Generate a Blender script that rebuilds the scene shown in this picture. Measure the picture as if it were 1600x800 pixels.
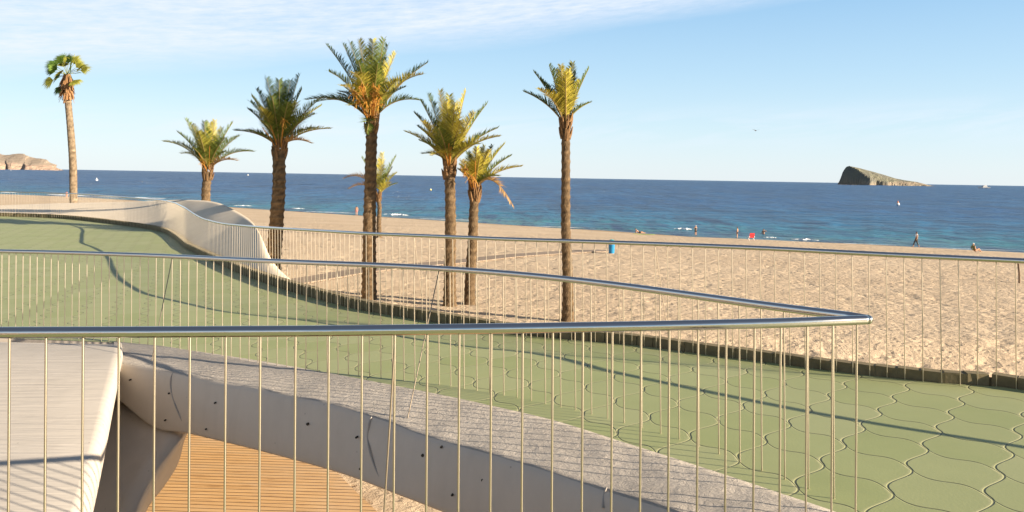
import bpy, bmesh, math, random
from mathutils import Vector, Matrix, Quaternion, noise
for o in list(bpy.data.objects): bpy.data.objects.remove(o, do_unlink=True)
scene = bpy.context.scene; COL = scene.collection
R = math.radians
F = 1200.0; ROLL = math.atan(27.5/1600); HY = 276.7
SEA = -7.9; SAND = -4.4; LOW = -5.35
# ------------------------------------------------------------------ camera
cd = bpy.data.cameras.new('camera'); cam = bpy.data.objects.new('camera', cd); COL.objects.link(cam)
cd.sensor_width = 36; cd.lens = 36*F/1600; cd.shift_y = -(400-HY)/1600; cd.clip_start = .05; cd.clip_end = 200000
RT = Vector((math.cos(ROLL), 0, math.sin(ROLL))); UP = Vector((-math.sin(ROLL), 0, math.cos(ROLL))); FW = Vector((0, 1, 0))
cam.matrix_world = Matrix(((RT.x, UP.x, 0, 0), (0, 0, -1, 0), (RT.z, UP.z, 0, 0), (0, 0, 0, 1)))
scene.camera = cam
# ------------------------------------------------------------------ sun and sky
AZ, EL = R(22), R(16)
S = Vector((math.cos(AZ)*math.cos(EL), -math.sin(AZ)*math.cos(EL), math.sin(EL)))   # towards the sun
sd = bpy.data.lights.new('sun', 'SUN'); sd.energy = 5.0; sd.angle = R(.35); sd.color = (1, .84, .64)
so = bpy.data.objects.new('sun', sd); COL.objects.link(so); so.rotation_euler = S.to_track_quat('Z', 'Y').to_euler()
scene.view_settings.view_transform = 'Standard'; scene.view_settings.look = 'None'
scene.view_settings.exposure = 1.58; scene.view_settings.gamma = 1; scene.view_settings.use_curve_mapping = False
W = bpy.data.worlds.new('World'); scene.world = W; W.use_nodes = True
def node(nt, t, **k):
    n = nt.nodes.new(t)
    for a, b in k.items():
        if a in n.inputs and not hasattr(n, a): n.inputs[a].default_value = b
        else: setattr(n, a, b)
    return n
def build_world():
    nt = W.node_tree; nt.nodes.clear(); L = nt.links.new
    out = node(nt, 'ShaderNodeOutputWorld'); bg = node(nt, 'ShaderNodeBackground'); bg.inputs[1].default_value = .075
    sky = node(nt, 'ShaderNodeTexSky', sky_type='NISHITA', sun_disc=False, sun_elevation=EL, air_density=1.0, dust_density=.6, ozone_density=1.6)
    sky.sun_rotation = math.atan2(S.x, S.y)
    def M(op, a, b=None, c=None, clamp=False):
        n = node(nt, 'ShaderNodeMath', operation=op, use_clamp=clamp)
        for i, v in enumerate((a, b, c)):
            if v is None: continue
            if isinstance(v, (int, float)): n.inputs[i].default_value = v
            else: L(v, n.inputs[i])
        return n.outputs[0]
    tc = node(nt, 'ShaderNodeTexCoord'); sx = node(nt, 'ShaderNodeSeparateXYZ'); L(tc.outputs['Generated'], sx.inputs[0])
    h = M('SQRT', M('ADD', M('MULTIPLY', sx.outputs[0], sx.outputs[0]), M('MULTIPLY', sx.outputs[1], sx.outputs[1])))
    az = M('ARCTAN2', sx.outputs[0], sx.outputs[1]); el = M('ARCTAN2', sx.outputs[2], h)
    # high thin sheet of cirrus: its lower rim climbs towards the right
    cv = node(nt, 'ShaderNodeCombineXYZ'); L(M('MULTIPLY', az, 2.2), cv.inputs[0]); L(M('MULTIPLY', M('SUBTRACT', el, M('MULTIPLY', az, .10)), 15), cv.inputs[1])
    n1 = node(nt, 'ShaderNodeTexNoise', noise_dimensions='3D'); n1.inputs['Scale'].default_value = 2.2; n1.inputs['Detail'].default_value = 8; n1.inputs['Roughness'].default_value = .58
    n1.inputs['Distortion'].default_value = .5
    L(cv.outputs[0], n1.inputs['Vector'])
    n2 = node(nt, 'ShaderNodeTexNoise'); n2.inputs['Scale'].default_value = 14; n2.inputs['Detail'].default_value = 6; n2.inputs['Roughness'].default_value = .65
    L(cv.outputs[0], n2.inputs['Vector'])
    rim = M('ADD', .092, M('MULTIPLY', M('ADD', az, .59), .132))
    d = M('SUBTRACT', M('SUBTRACT', el, rim), M('MULTIPLY', M('SUBTRACT', n1.outputs[0], .5), .03))
    sheet = M('MULTIPLY', d, 30, clamp=True)
    body = M('ADD', .58, M('MULTIPLY', M('SUBTRACT', n2.outputs[0], .42), 1.1))
    body = M('ADD', body, M('MULTIPLY', M('SUBTRACT', n1.outputs[0], .5), .9))
    m1 = M('MULTIPLY', M('MULTIPLY', sheet, M('MULTIPLY', M('SUBTRACT', .40, el), 7, clamp=True)), body, clamp=True)
    # faint veils lower down
    e2 = M('SUBTRACT', M('SUBTRACT', el, .062), M('MULTIPLY', az, .018))
    g = M('EXPONENT', M('MULTIPLY', M('MULTIPLY', e2, e2), -2600))
    m2 = M('MULTIPLY', M('MULTIPLY', g, M('MULTIPLY', M('SUBTRACT', n1.outputs[0], .40), 3.0, clamp=True)), .8)
    m = M('MAXIMUM', m1, m2, clamp=True)
    rp = node(nt, 'ShaderNodeValToRGB'); e = rp.color_ramp.elements; e.new(.5); e.new(.5); e.new(.5); e.new(.5)
    for i, (p_, c_) in enumerate([(0, (3.75, 4.2, 4.5)), (.04, (3.0, 3.9, 4.5)), (.085, (2.3, 3.4, 4.35)), (.15, (1.5, 2.7, 4.05)), (.26, (1.15, 1.7, 2.45)), (.42, (.52, .65, .98))]): e[i].position = p_; e[i].color = (*c_, 1)
    L(M('MULTIPLY', el, 2/math.pi, clamp=True), rp.inputs[0])
    m0 = node(nt, 'ShaderNodeMix', data_type='RGBA'); m0.inputs[0].default_value = .85; L(sky.outputs[0], m0.inputs[6]); L(rp.outputs[0], m0.inputs[7])
    mx = node(nt, 'ShaderNodeMix', data_type='RGBA'); L(m, mx.inputs[0]); L(m0.outputs[2], mx.inputs[6]); mx.inputs[7].default_value = (3.95, 4.25, 4.75, 1)
    L(mx.outputs[2], bg.inputs[0]); L(bg.outputs[0], out.inputs[0])
build_world()
# ------------------------------------------------------------------ helpers
def P(px, py, Y): return Y*(FW + (px-800)/F*RT + (HY-py)/F*UP)
def dz(X, Y):
    t = max(.7*(Y-X), 0); return -1.80-.55*(1-math.exp(-t/11.5))
def G(px, py, fn=dz):
    p = P(px, py, 1); Y = 6
    for _ in range(80): Y = fn(p.x*Y, Y)/p.z
    return P(px, py, Y)
def onz(px, py, z): p = P(px, py, 1); return p*(z/p.z)
def lerp(t, pts):
    if t <= pts[0][0]: a, b = pts[0], pts[1]
    elif t >= pts[-1][0]: a, b = pts[-2], pts[-1]
    else:
        for a, b in zip(pts, pts[1:]):
            if a[0] <= t <= b[0]: break
    k = (t-a[0])/(b[0]-a[0])
    return a[1]+(b[1]-a[1])*k
def catmull(P_, n):
    out = []; N = len(P_)
    for i in range(N-1):
        p0, p1, p2, p3 = P_[max(i-1, 0)], P_[i], P_[i+1], P_[min(i+2, N-1)]
        for k in range(n):
            t = k/n
            out.append(.5*((2*p1)+(p2-p0)*t+(2*p0-5*p1+4*p2-p3)*t*t+(3*p1-p0-3*p2+p3)*t**3))
    out.append(P_[-1].copy()); return out
def tag(o, label=None, cat=None, group=None, kind=None):
    for k, v in (('label', label), ('category', cat), ('group', group), ('kind', kind)):
        if v: o[k] = v
    return o
def link(name, me, mat=None, parent=None, smooth=False):
    o = bpy.data.objects.new(name, me); COL.objects.link(o)
    if mat:
        for m in (mat if isinstance(mat, (list, tuple)) else [mat]):
            if m.name not in [x.name for x in me.materials if x]: me.materials.append(m)
    if smooth: me.polygons.foreach_set('use_smooth', [True]*len(me.polygons))
    if parent:
        o.parent = parent; o.matrix_parent_inverse = parent.matrix_basis.inverted()
    return o
def empty(name, loc, *t, **k):
    o = bpy.data.objects.new(name, None); COL.objects.link(o); o.location = loc; o.empty_display_size = .2
    return tag(o, *t, **k)
class MB:
    def __init__(s): s.v = []; s.f = []; s.m = []; s.c = []
    def add(s, vs, fs, m=0, c=(1, 1, 1)):
        b = len(s.v); s.v += [tuple(v) for v in vs]; s.c += [c]*len(vs)
        for f in fs: s.f.append(tuple(i+b for i in f)); s.m.append(m)
    def grid(s, rows, m=0, c=(1, 1, 1), close=False):
        n = len(rows[0]); vs = [p for r in rows for p in r]; fs = []
        for i in range(len(rows)-1):
            for j in range(n if close else n-1):
                k = (j+1) % n; fs.append((i*n+j, i*n+k, (i+1)*n+k, (i+1)*n+j))
        s.add(vs, fs, m, c)
    def tube(s, pts, rad, n=8, m=0, c=(1, 1, 1), cap=True, ref=None, jit=0):
        rows = []; N = len(pts); r_ = rad if callable(rad) else (lambda t: rad)
        side = None
        for i, p in enumerate(pts):
            t = (pts[min(i+1, N-1)]-pts[max(i-1, 0)]).normalized()
            if side is None:
                a = ref or (Vector((0, 0, 1)) if abs(t.z) < .9 else Vector((1, 0, 0))); side = a.cross(t).normalized()
            side = (side-t*side.dot(t)).normalized(); u = t.cross(side); r = r_(i/max(N-1, 1))
            rows.append([p+(side*math.cos(2*math.pi*k/n)+u*math.sin(2*math.pi*k/n))*r*(1+random.uniform(-jit, jit)) for k in range(n)])
        b = len(s.v); s.grid(rows, m, c, close=True)
        if cap:
            s.f.append(tuple(b+k for k in range(n-1, -1, -1))); s.m.append(m)
            s.f.append(tuple(b+(N-1)*n+k for k in range(n))); s.m.append(m)
    def box(s, c, sx, sy, sz, rz=0, m=0, col=(1, 1, 1)):
        q = Matrix.Rotation(rz, 3, 'Z'); vs = [Vector(c)+q @ Vector((a*sx/2, b*sy/2, d*sz/2)) for a in (-1, 1) for b in (-1, 1) for d in (-1, 1)]
        s.add(vs, [(0, 1, 3, 2), (4, 6, 7, 5), (0, 4, 5, 1), (2, 3, 7, 6), (0, 2, 6, 4), (1, 5, 7, 3)], m, col)
    def ball(s, c, r, sc=(1, 1, 1), n=10, m=0, col=(1, 1, 1)):
        rows = [[Vector(c)+Vector((r*sc[0]*math.sin(a)*math.cos(b), r*sc[1]*math.sin(a)*math.sin(b), -r*sc[2]*math.cos(a)))
                 for b in [2*math.pi*k/n for k in range(n)]] for a in [max(.02, min(math.pi-.02, math.pi*i/(n//2+1))) for i in range(n//2+2)]]
        s.grid(rows, m, col, close=True)
    def build(s, name, mat, parent=None, smooth=False):
        me = bpy.data.meshes.new(name); me.from_pydata(s.v, [], s.f); me.update()
        o = link(name, me, mat, parent, smooth)
        if len(me.materials) > 1: me.polygons.foreach_set('material_index', s.m)
        ca = me.color_attributes.new('tint', 'FLOAT_COLOR', 'POINT')
        ca.data.foreach_set('color', [x for c in s.c for x in (c[0], c[1], c[2], 1)])
        bm = bmesh.new(); bm.from_mesh(me); bmesh.ops.recalc_face_normals(bm, faces=bm.faces); bm.to_mesh(me); bm.free()
        return o
# ------------------------------------------------------------------ materials
class Mat:
    def __init__(s, name, col=(.5, .5, .5), rough=.7, metal=0, spec=.5):
        s.m = bpy.data.materials.new(name); s.m.use_nodes = True; s.nt = s.m.node_tree; s.b = s.nt.nodes['Principled BSDF']
        s.b.inputs['Base Color'].default_value = (*col, 1); s.b.inputs['Roughness'].default_value = rough
        s.b.inputs['Metallic'].default_value = metal; s.b.inputs['Specular IOR Level'].default_value = spec; s.bn = None
        s.tc = None
    def L(s, a, b): s.nt.links.new(a, b)
    def co(s, scale=(1, 1, 1), rot=(0, 0, 0)):
        if not s.tc: s.tc = node(s.nt, 'ShaderNodeNewGeometry').outputs['Position']
        mp = node(s.nt, 'ShaderNodeMapping'); mp.inputs['Scale'].default_value = scale; mp.inputs['Rotation'].default_value = rot
        s.L(s.tc, mp.inputs['Vector']); return mp.outputs[0]
    def noise(s, sc, det=4, rough=.55, vec=None, dist=0):
        n = node(s.nt, 'ShaderNodeTexNoise'); n.inputs['Scale'].default_value = sc; n.inputs['Detail'].default_value = det
        n.inputs['Roughness'].default_value = rough; n.inputs['Distortion'].default_value = dist
        s.L(vec or s.co(), n.inputs['Vector']); return n.outputs['Fac']
    def voro(s, sc, vec=None, feat='F1'):
        n = node(s.nt, 'ShaderNodeTexVoronoi', feature=feat); n.inputs['Scale'].default_value = sc; s.L(vec or s.co(), n.inputs['Vector']); return n
    def M(s, op, a, b=None, c=None, clamp=False):
        n = node(s.nt, 'ShaderNodeMath', operation=op, use_clamp=clamp)
        for i, v in enumerate((a, b, c)):
            if v is None: continue
            if isinstance(v, (int, float)): n.inputs[i].default_value = v
            else: s.L(v, n.inputs[i])
        return n.outputs[0]
    def ramp(s, fac, stops):
        n = node(s.nt, 'ShaderNodeValToRGB'); e = n.color_ramp.elements
        while len(e) < len(stops): e.new(.5)
        for i, (p, c) in enumerate(stops): e[i].position = p; e[i].color = (*c, 1)
        s.L(fac, n.inputs[0]); return n.outputs[0]
    def mix(s, fac, a, b, mode='MIX'):
        n = node(s.nt, 'ShaderNodeMix', data_type='RGBA', blend_type=mode)
        for i, v in ((0, fac), (6, a), (7, b)):
            if isinstance(v, (int, float)): n.inputs[i].default_value = v
            elif isinstance(v, tuple): n.inputs[i].default_value = (*v, 1)
            else: s.L(v, n.inputs[i])
        return n.outputs[2]
    def color(s, sock): s.L(sock, s.b.inputs['Base Color']); return s
    def bump(s, h, strength=1, dist=.01):
        n = node(s.nt, 'ShaderNodeBump'); n.inputs['Strength'].default_value = strength; n.inputs['Distance'].default_value = dist
        s.L(h, n.inputs['Height'])
        if s.bn: s.L(s.bn, n.inputs['Normal'])
        s.bn = n.outputs[0]; s.L(s.bn, s.b.inputs['Normal']); return s
    def tint(s):
        n = node(s.nt, 'ShaderNodeVertexColor', layer_name='tint'); return n.outputs[0]
MT = {}
m = Mat('brushed_steel', (.60, .58, .54), .2, 1); m.bump(m.noise(160, 2, vec=m.co((.08, 1, 1))), .12, .002)
n_ = m.noise(3, 5); m.L(m.M('ADD', .06, m.M('MULTIPLY', n_, .10)), m.b.inputs['Roughness']); MT['steel'] = m.m
m = Mat('steel_rod', (.56, .49, .39), .34, 1); MT['rod'] = m.m
m = Mat('dull_steel', (.30, .25, .19), .5, 1); MT['stay'] = m.m
# green wavy tiles
m = Mat('green_tile', (.2, .27, .13), .62); sp = node(m.nt, 'ShaderNodeSeparateXYZ'); m.L(m.co(), sp.inputs[0]); X, Y = sp.outputs[0], sp.outputs[1]
ax, ay, bx_, by_, ox, oy = .32076, .40022, .21372, -.50384, 2.3691, 4.7695; det = ax*by_-ay*bx_
def lin(a, b, c): return m.M('ADD', m.M('ADD', m.M('MULTIPLY', X, a), m.M('MULTIPLY', Y, b)), c)
u = lin(by_/det, -bx_/det, (-by_*ox+bx_*oy)/det); w = lin(-ay/det, ax/det, (ay*ox-ax*oy)/det); TP = 2*math.pi
wr = m.M('SUBTRACT', m.M('FRACT', m.M('ADD', w, .435)), .5)
cu = m.M('COSINE', m.M('MULTIPLY', m.M('SUBTRACT', m.M('SUBTRACT', u, m.M('MULTIPLY', wr, 1.2)), .62), TP)); cw = m.M('COSINE', m.M('MULTIPLY', m.M('SUBTRACT', w, .32), TP))
fw_ = m.M('SUBTRACT', m.M('SUBTRACT', w, .065), m.M('MULTIPLY', cu, .074)); fu_ = m.M('ADD', m.M('ADD', u, .17), m.M('MULTIPLY', cw, .115))
def fold(v, s_): return m.M('MULTIPLY', m.M('ABSOLUTE', m.M('SUBTRACT', m.M('FRACT', m.M('ADD', v, .5)), .5)), s_)
dist = m.M('MINIMUM', fold(fw_, .43), fold(fu_, .40))
gro = m.M('SUBTRACT', 1, m.M('DIVIDE', dist, .0078), clamp=True)
soft = m.M('SUBTRACT', 1, m.M('DIVIDE', dist, .05), clamp=True)
cid = node(m.nt, 'ShaderNodeCombineXYZ'); m.L(m.M('FLOOR', m.M('ADD', fu_, 0)), cid.inputs[0]); m.L(m.M('FLOOR', fw_), cid.inputs[1])
wn = node(m.nt, 'ShaderNodeTexWhiteNoise'); m.L(cid.outputs[0], wn.inputs['Vector']); tv = wn.outputs[0]
c1 = m.ramp(m.noise(1.1, 6, .6), [(.3, (.25, .285, .108)), (.7, (.298, .33, .134))])
c2 = m.mix(m.M('MULTIPLY', tv, .6), c1, (.35, .36, .19)); c2 = m.mix(m.M('MULTIPLY', m.noise(9, 6, .7), .30), c2, (.215, .255, .11))
st = m.M('MULTIPLY', m.M('SUBTRACT', m.noise(.35, 5, .65), .5), 1.5, clamp=True); c2 = m.mix(st, c2, (.29, .29, .135))
c2 = m.mix(m.M('MULTIPLY', soft, m.M('MULTIPLY', m.noise(6, 3), .22)), c2, (.34, .33, .18))
c3 = m.mix(gro, c2, (.07, .07, .035))
lit_edge = m.M('SUBTRACT', 1, m.M('DIVIDE', m.M('MINIMUM', fold(m.M('ADD', fw_, .030), .43), 9), .010), clamp=True)  # sunlit raised tile edge painted as a pale line beside the joint
c3 = m.mix(m.M('MULTIPLY', m.M('MULTIPLY', lit_edge, .5), m.M('MULTIPLY', m.noise(2.2, 3), 1.5, clamp=True)), c3, (.50, .46, .27)); m.color(c3)
hgt = m.M('ADD', m.M('MULTIPLY', gro, -1.0), m.M('MULTIPLY', tv, .7)); m.bump(hgt, 1, .006); m.bump(m.noise(60, 4, .6), .25, .004)
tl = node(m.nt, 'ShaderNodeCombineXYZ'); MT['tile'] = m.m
def concrete(name, a, b, rough_top=False, fine=.5, ripple=0):
    m = Mat(name, a, .85); n1 = m.noise(1.4, 7, .62); n2 = m.noise(18, 5, .6); n3 = m.noise(4, 4, .6, vec=m.co((1, 1, .15)))
    c = m.ramp(n1, [(.28, a), (.72, b)]); c = m.mix(m.M('MULTIPLY', n2, .25), c, tuple(x*.82 for x in a)); c = m.mix(m.M('MULTIPLY', m.M('SUBTRACT', n3, .5), .9, clamp=True), c, tuple(x*.72 for x in a))
    v = m.voro(7); c = m.mix(m.M('MULTIPLY', m.M('LESS_THAN', v.outputs['Distance'], .055), .5), c, tuple(x*.45 for x in a))
    m.color(c); m.bump(m.noise(40, 6, .65), fine, .006)
    if ripple: m.bump(m.noise(3.2, 3, .5, vec=m.co((.5, 6, 1), (0, 0, .25))), .6, ripple)
    if rough_top: m.bump(m.noise(14, 8, .72, dist=.6), .9, .03)
    return m.m
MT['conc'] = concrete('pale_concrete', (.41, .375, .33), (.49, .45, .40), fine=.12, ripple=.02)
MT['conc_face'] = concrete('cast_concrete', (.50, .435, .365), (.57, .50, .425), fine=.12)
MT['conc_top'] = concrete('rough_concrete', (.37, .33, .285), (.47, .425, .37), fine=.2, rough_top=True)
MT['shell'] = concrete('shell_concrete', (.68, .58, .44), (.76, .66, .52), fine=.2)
m = Mat('dark_hole', (.03, .027, .022), .95); MT['hole'] = m.m  # near-black colour on plain discs, painted shade of the tie hole recesses
m = Mat('grey_sealant', (.33, .30, .27), .8); MT['seal'] = m.m
# kerb blocks
m = Mat('kerb_block', (.2, .17, .09), .85); c = m.ramp(m.noise(5, 6, .65), [(.3, (.10, .075, .035)), (.7, (.21, .165, .09))]); c = m.mix(m.M('MULTIPLY', m.noise(1, 3), .3), c, (.10, .095, .03)); m.color(c); m.bump(m.noise(40, 4), .5, .006); MT['kerb'] = m.m
# sand
m = Mat('sand', (.6, .45, .3), .95, spec=.15); 
c = m.ramp(m.noise(.16, 6, .6), [(.3, (.465, .36, .25)), (.7, (.545, .435, .31))]); 
v1 = m.noise(2.6, 5, .62, vec=m.co((.75, 1, 1)), dist=.4); c = m.mix(m.M('MULTIPLY', m.M('SUBTRACT', v1, .55), 1.6, clamp=True), c, (.44, .31, .20))
sp = node(m.nt, 'ShaderNodeSeparateXYZ'); m.L(m.co(), sp.inputs[0])
wet = m.M('DIVIDE', m.M('SUBTRACT', m.M('ADD', SEA+.85, m.M('MULTIPLY', m.noise(.12, 3), .35)), sp.outputs[2]), .3, clamp=True)
c = m.mix(m.M('MULTIPLY', wet, .8), c, (.33, .235, .15)); m.color(c)
vv = m.voro(2.3, m.co((.85, 1, .4)), 'SMOOTH_F1'); fp = m.M('MULTIPLY', m.M('SUBTRACT', .42, vv.outputs['Distance']), 2.6, clamp=True)
fp = m.M('MULTIPLY', fp, m.M('MULTIPLY', m.M('SUBTRACT', m.noise(.5, 3), .36), 5, clamp=True))
vv2 = m.voro(4.6, m.co((.8, 1.1, .4), (0, 0, .7))); fp2 = m.M('MULTIPLY', m.M('SUBTRACT', .36, vv2.outputs['Distance']), 3, clamp=True)
hh = m.M('SUBTRACT', m.M('MULTIPLY', v1, .9), m.M('ADD', fp, m.M('MULTIPLY', fp2, .55))); m.bump(hh, 1, .075); m.bump(m.noise(7, 6, .7), 1, .06); MT['sand'] = m.m
# sea
m = Mat('sea_water', (.02, .07, .14), .3, spec=.28); m.b.inputs['IOR'].default_value = 1.33; sp = node(m.nt, 'ShaderNodeSeparateXYZ'); m.L(m.co(), sp.inputs[0])
d = m.M('ADD', m.M('MULTIPLY', m.M('SUBTRACT', sp.outputs[0], 61), .52), m.M('MULTIPLY', m.M('SUBTRACT', sp.outputs[1], 91), .85))
d2 = m.M('ADD', d, m.M('MULTIPLY', m.M('SUBTRACT', m.noise(.02, 4, vec=m.co((1, 3, 1))), .5), 50))
c = m.ramp(m.M('DIVIDE', d2, 400, clamp=True), [(0, (.09, .17, .15)), (.02, (.02, .17, .20)), (.12, (.008, .125, .25)), (.32, (.003, .066, .215)), (1, (.002, .045, .17))])
pat = m.noise(.045, 5, .6, vec=m.co((.35, 1.3, 1), (0, 0, -.55))); c = m.mix(m.M('MULTIPLY', m.M('SUBTRACT', pat, .45), 3, clamp=True), c, (.004, .045, .11))
for sx_, sy_, k_ in ((.75, .20, .8), (.22, .035, .75), (.05, .006, .55)):  # light and shade of ripples and troughs painted into the water colour
    q_ = m.noise(1, 4, .7, vec=m.co((sx_, sy_, 1), (0, 0, 0)))
    c = m.mix(m.M('MULTIPLY', m.M('SUBTRACT', q_, .5), 9*k_, clamp=True), c, (.001, .018, .07)); c = m.mix(m.M('MULTIPLY', m.M('SUBTRACT', .46, q_), 5*k_, clamp=True), c, (.012, .13, .29))
m.color(c)
wv = m.noise(.42, 6, .62, vec=m.co((.45, 1.0, 1), (0, 0, -.55)), dist=.3); wv2 = m.noise(.10, 4, .6, vec=m.co((.35, 1.2, 1), (0, 0, -.55)))
m.bump(wv2, 1, 3.0); m.bump(wv, 1, 1.3); m.bump(m.noise(2.2, 4, .6), .8, .08); MT['sea'] = m.m
m = Mat('foam', (.85, .87, .86), .8); m.bump(m.noise(6, 4), 1, .1); MT['foam'] = m.m
# wood deck
m = Mat('deck_wood', (.5, .3, .14), .6); sp = node(m.nt, 'ShaderNodeSeparateXYZ'); vec = m.co(rot=(0, 0, R(2))); m.L(vec, sp.inputs[0])
yb = m.M('DIVIDE', sp.outputs[1], .125); bid = m.M('FLOOR', yb); wn = node(m.nt, 'ShaderNodeTexWhiteNoise', noise_dimensions='1D'); m.L(bid, wn.inputs['W'])
grain = m.noise(3, 6, .65, vec=m.co((.5, 9, 1), (0, 0, R(2))), dist=.4); c = m.ramp(grain, [(.30, (.24, .12, .04)), (.45, (.55, .34, .15)), (.75, (.68, .47, .25))])
c = m.mix(m.M('MULTIPLY', wn.outputs['Value'], .6), c, (.52, .36, .20))
sandp = m.M('MULTIPLY', m.M('SUBTRACT', m.noise(.9, 5, .6), .52), 4, clamp=True); c = m.mix(m.M('MULTIPLY', sandp, .55), c, (.60, .45, .30))
gap = m.M('LESS_THAN', m.M('ABSOLUTE', m.M('SUBTRACT', m.M('FRACT', yb), .5)), .08); c = m.mix(gap, c, (.10, .05, .02)); m.color(c); m.bump(m.M('MULTIPLY', gap, -1), 1, .01); MT['wood'] = m.m
m = Mat('weathered_planks', (.26, .2, .15), .85); m.color(m.ramp(m.noise(4, 5), [(.3, (.19, .14, .10)), (.7, (.30, .235, .175))])); MT['plank'] = m.m
# palms
m = Mat('palm_leaf', (.1, .14, .03), .65, spec=.15); t = m.tint(); c = m.mix(m.M('MULTIPLY', m.noise(6, 3), .35), t, (.07, .10, .02)); m.color(c)
tr = node(m.nt, 'ShaderNodeBsdfTranslucent'); m.L(c, tr.inputs[0]); ms = node(m.nt, 'ShaderNodeMixShader'); ms.inputs[0].default_value = .32
m.L(m.b.outputs[0], ms.inputs[1]); m.L(tr.outputs[0], ms.inputs[2]); m.L(ms.outputs[0], m.nt.nodes['Material Output'].inputs[0]); MT['leaf'] = m.m
m = Mat('palm_bark', (.2, .14, .08), .95, spec=.1); t = m.tint(); c = m.mix(m.M('MULTIPLY', m.noise(9, 6, .7), .9), t, (.07, .048, .03)); m.color(c); m.bump(m.noise(12, 5, .7), 1, .05); MT['bark'] = m.m
m = Mat('rock', (.3, .27, .2), .95, spec=.1); t = m.tint(); c = m.mix(m.M('MULTIPLY', m.M('SUBTRACT', m.noise(.02, 8, .7), .4), 2.2, clamp=True), t, (.19, .175, .13)); m.color(c); m.bump(m.noise(.03, 8, .7), 1, 22); MT['rock'] = m.m
def plain(name, col, rough=.6, metal=0):
    m = Mat(name, col, rough, metal); m.color(m.mix(m.M('MULTIPLY', m.noise(12, 4), .3), col, tuple(x*.75 for x in col))); return m.m
MT['skin'] = plain('skin', (.42, .22, .13)); MT['hair'] = plain('hair', (.05, .035, .025)); MT['navy'] = plain('navy_cloth', (.02, .025, .05)); MT['black'] = plain('black_cloth', (.015, .015, .018))
MT['white'] = plain('white_paint', (.78, .77, .74)); MT['red'] = plain('red_fabric', (.55, .02, .025)); MT['lime'] = plain('lime_towel', (.42, .55, .12)); MT['blue'] = plain('blue_plastic', (.02, .22, .45), .4)
MT['teal'] = plain('teal_plastic', (.02, .30, .32), .4); MT['yellow'] = plain('yellow_buoy', (.75, .55, .05)); MT['orange'] = plain('orange_buoy', (.7, .2, .04)); MT['olive'] = plain('olive_cloth', (.16, .16, .05))
MT['brown'] = plain('brown_wood', (.14, .08, .04)); MT['cream'] = plain('cream_cloth', (.65, .6, .5)); MT['grey'] = plain('grey_feather', (.25, .25, .27)); MT['pink'] = plain('pink_cloth', (.5, .2, .2))
# ------------------------------------------------------------------ beach, sea, far land
SH = [onz(x, y, SEA) for x, y in [(2400, 442), (1900, 411), (1600, 395), (1400, 384.5), (1200, 375), (1087, 370.5), (960, 361.5), (880, 357), (750, 348.5), (590, 338.5), (500, 333), (400, 326.5), (300, 319.5), (200, 312.5), (100, 308.5), (0, 306)]]
SH.append(SH[-1]+(SH[-1]-SH[-2])*12); SH.insert(0, SH[0]+(SH[0]-SH[1])*1.2)
def shore_d(X, Y):   # metres inland of the waterline (negative out at sea)
    p = Vector((X, Y)); best = 1e9; sg = 1
    for a, b in zip(SH, SH[1:]):
        a2, b2 = a.xy, b.xy; e = b2-a2; t = max(0, min(1, (p-a2).dot(e)/e.length_squared)); q = a2+e*t; dd = (p-q).length
        if dd < best: best = dd; sg = 1 if (e.x*(p.y-a2.y)-e.y*(p.x-a2.x)) > 0 else -1
    return best*sg
PROF = [(-60, SEA-3), (-10, SEA-.7), (0, SEA), (6, SEA+.45), (14, SEA+1.0), (40, SEA+2.3), (62, SAND-.25), (80, SAND), (2000, SAND)]
def sz(X, Y):
    z = lerp(shore_d(X, Y), PROF); k = max(0, min(1, (22.5-Y)/5)); k = k*k*(3-2*k); return z+(LOW-SAND)*k
def sandpt(px, py):
    p = P(px, py, 1); lo, hi = 3., 400.
    for _ in range(40):
        mid = (lo+hi)/2
        if p.z*mid > sz(p.x*mid, mid): lo = mid
        else: hi = mid
    return p*hi
b = MB()
xs = [-700+20*i for i in range(12)]+[-460+5*i for i in range(56)]+[-180+2.5*i for i in range(64)]+[-20+.24*i for i in range(276)]+[46.5+2.5*i for i in range(25)]+[110+10*i for i in range(20)]
ys = [-80, -60, -40, -20, -10]+[-4+2*i for i in range(6)]+[8+.24*i for i in range(200)]+[56+.6*i for i in range(40)]+[80+2.5*i for i in range(52)]+[210+6*i for i in range(30)]+[400, 450, 500, 560]
def foot(x, y, z):
    if not (-21 < x < 47 and 7.5 < y < 82): return z
    k = max(0, min(1, .5+1.6*noise.noise(Vector((x*.22, y*.22, 7)))+.35))
    d_ = noise.voronoi(Vector((x/.62, y/.52, 0)))[0][0]; e_ = noise.voronoi(Vector((x/.33+9, y/.30, 4)))[0][0]
    return z-k*.065*max(0, 1-d_/.42)-k*.03*max(0, 1-e_/.4)+.035*noise.noise(Vector((x*1.3, y*1.3, 2)))
b.grid([[Vector((x, y, foot(x, y, sz(x, y)+.05*noise.noise(Vector((x*.12, y*.12, 0)))))) for x in xs] for y in ys])
tag(b.build('beach', MT['sand'], smooth=True), kind='structure')
b = MB(); rows = []; Yr = 48.
while Yr < 95000:
    row = []; g = Yr*.0075
    for i in range(431):
        x = Yr*(-.95+1.9*i/430); z = SEA
        if Yr < 5000:
            near = max(0, min(1, -shore_d(x, Yr)/25)) if Yr < 260 else 1
            if near > 0:
                xr, yr = x*.86+Yr*.5, -x*.5+Yr*.86; k = max(1, g*1.6)
                n_ = noise.fractal(Vector((xr/(9*k), yr/(3.2*k), 3)), 1, 2, 3)+.8*noise.noise(Vector((xr/26, yr/9, 9)))
                z += near*(.26+.05*k)*n_*(.55+.9*abs(noise.noise(Vector((x/60, Yr/40, 2)))))
        row.append(Vector((x, Yr, z)))
    rows.append(row); Yr *= 1.0075 if Yr < 5000 else 1.12
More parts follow.
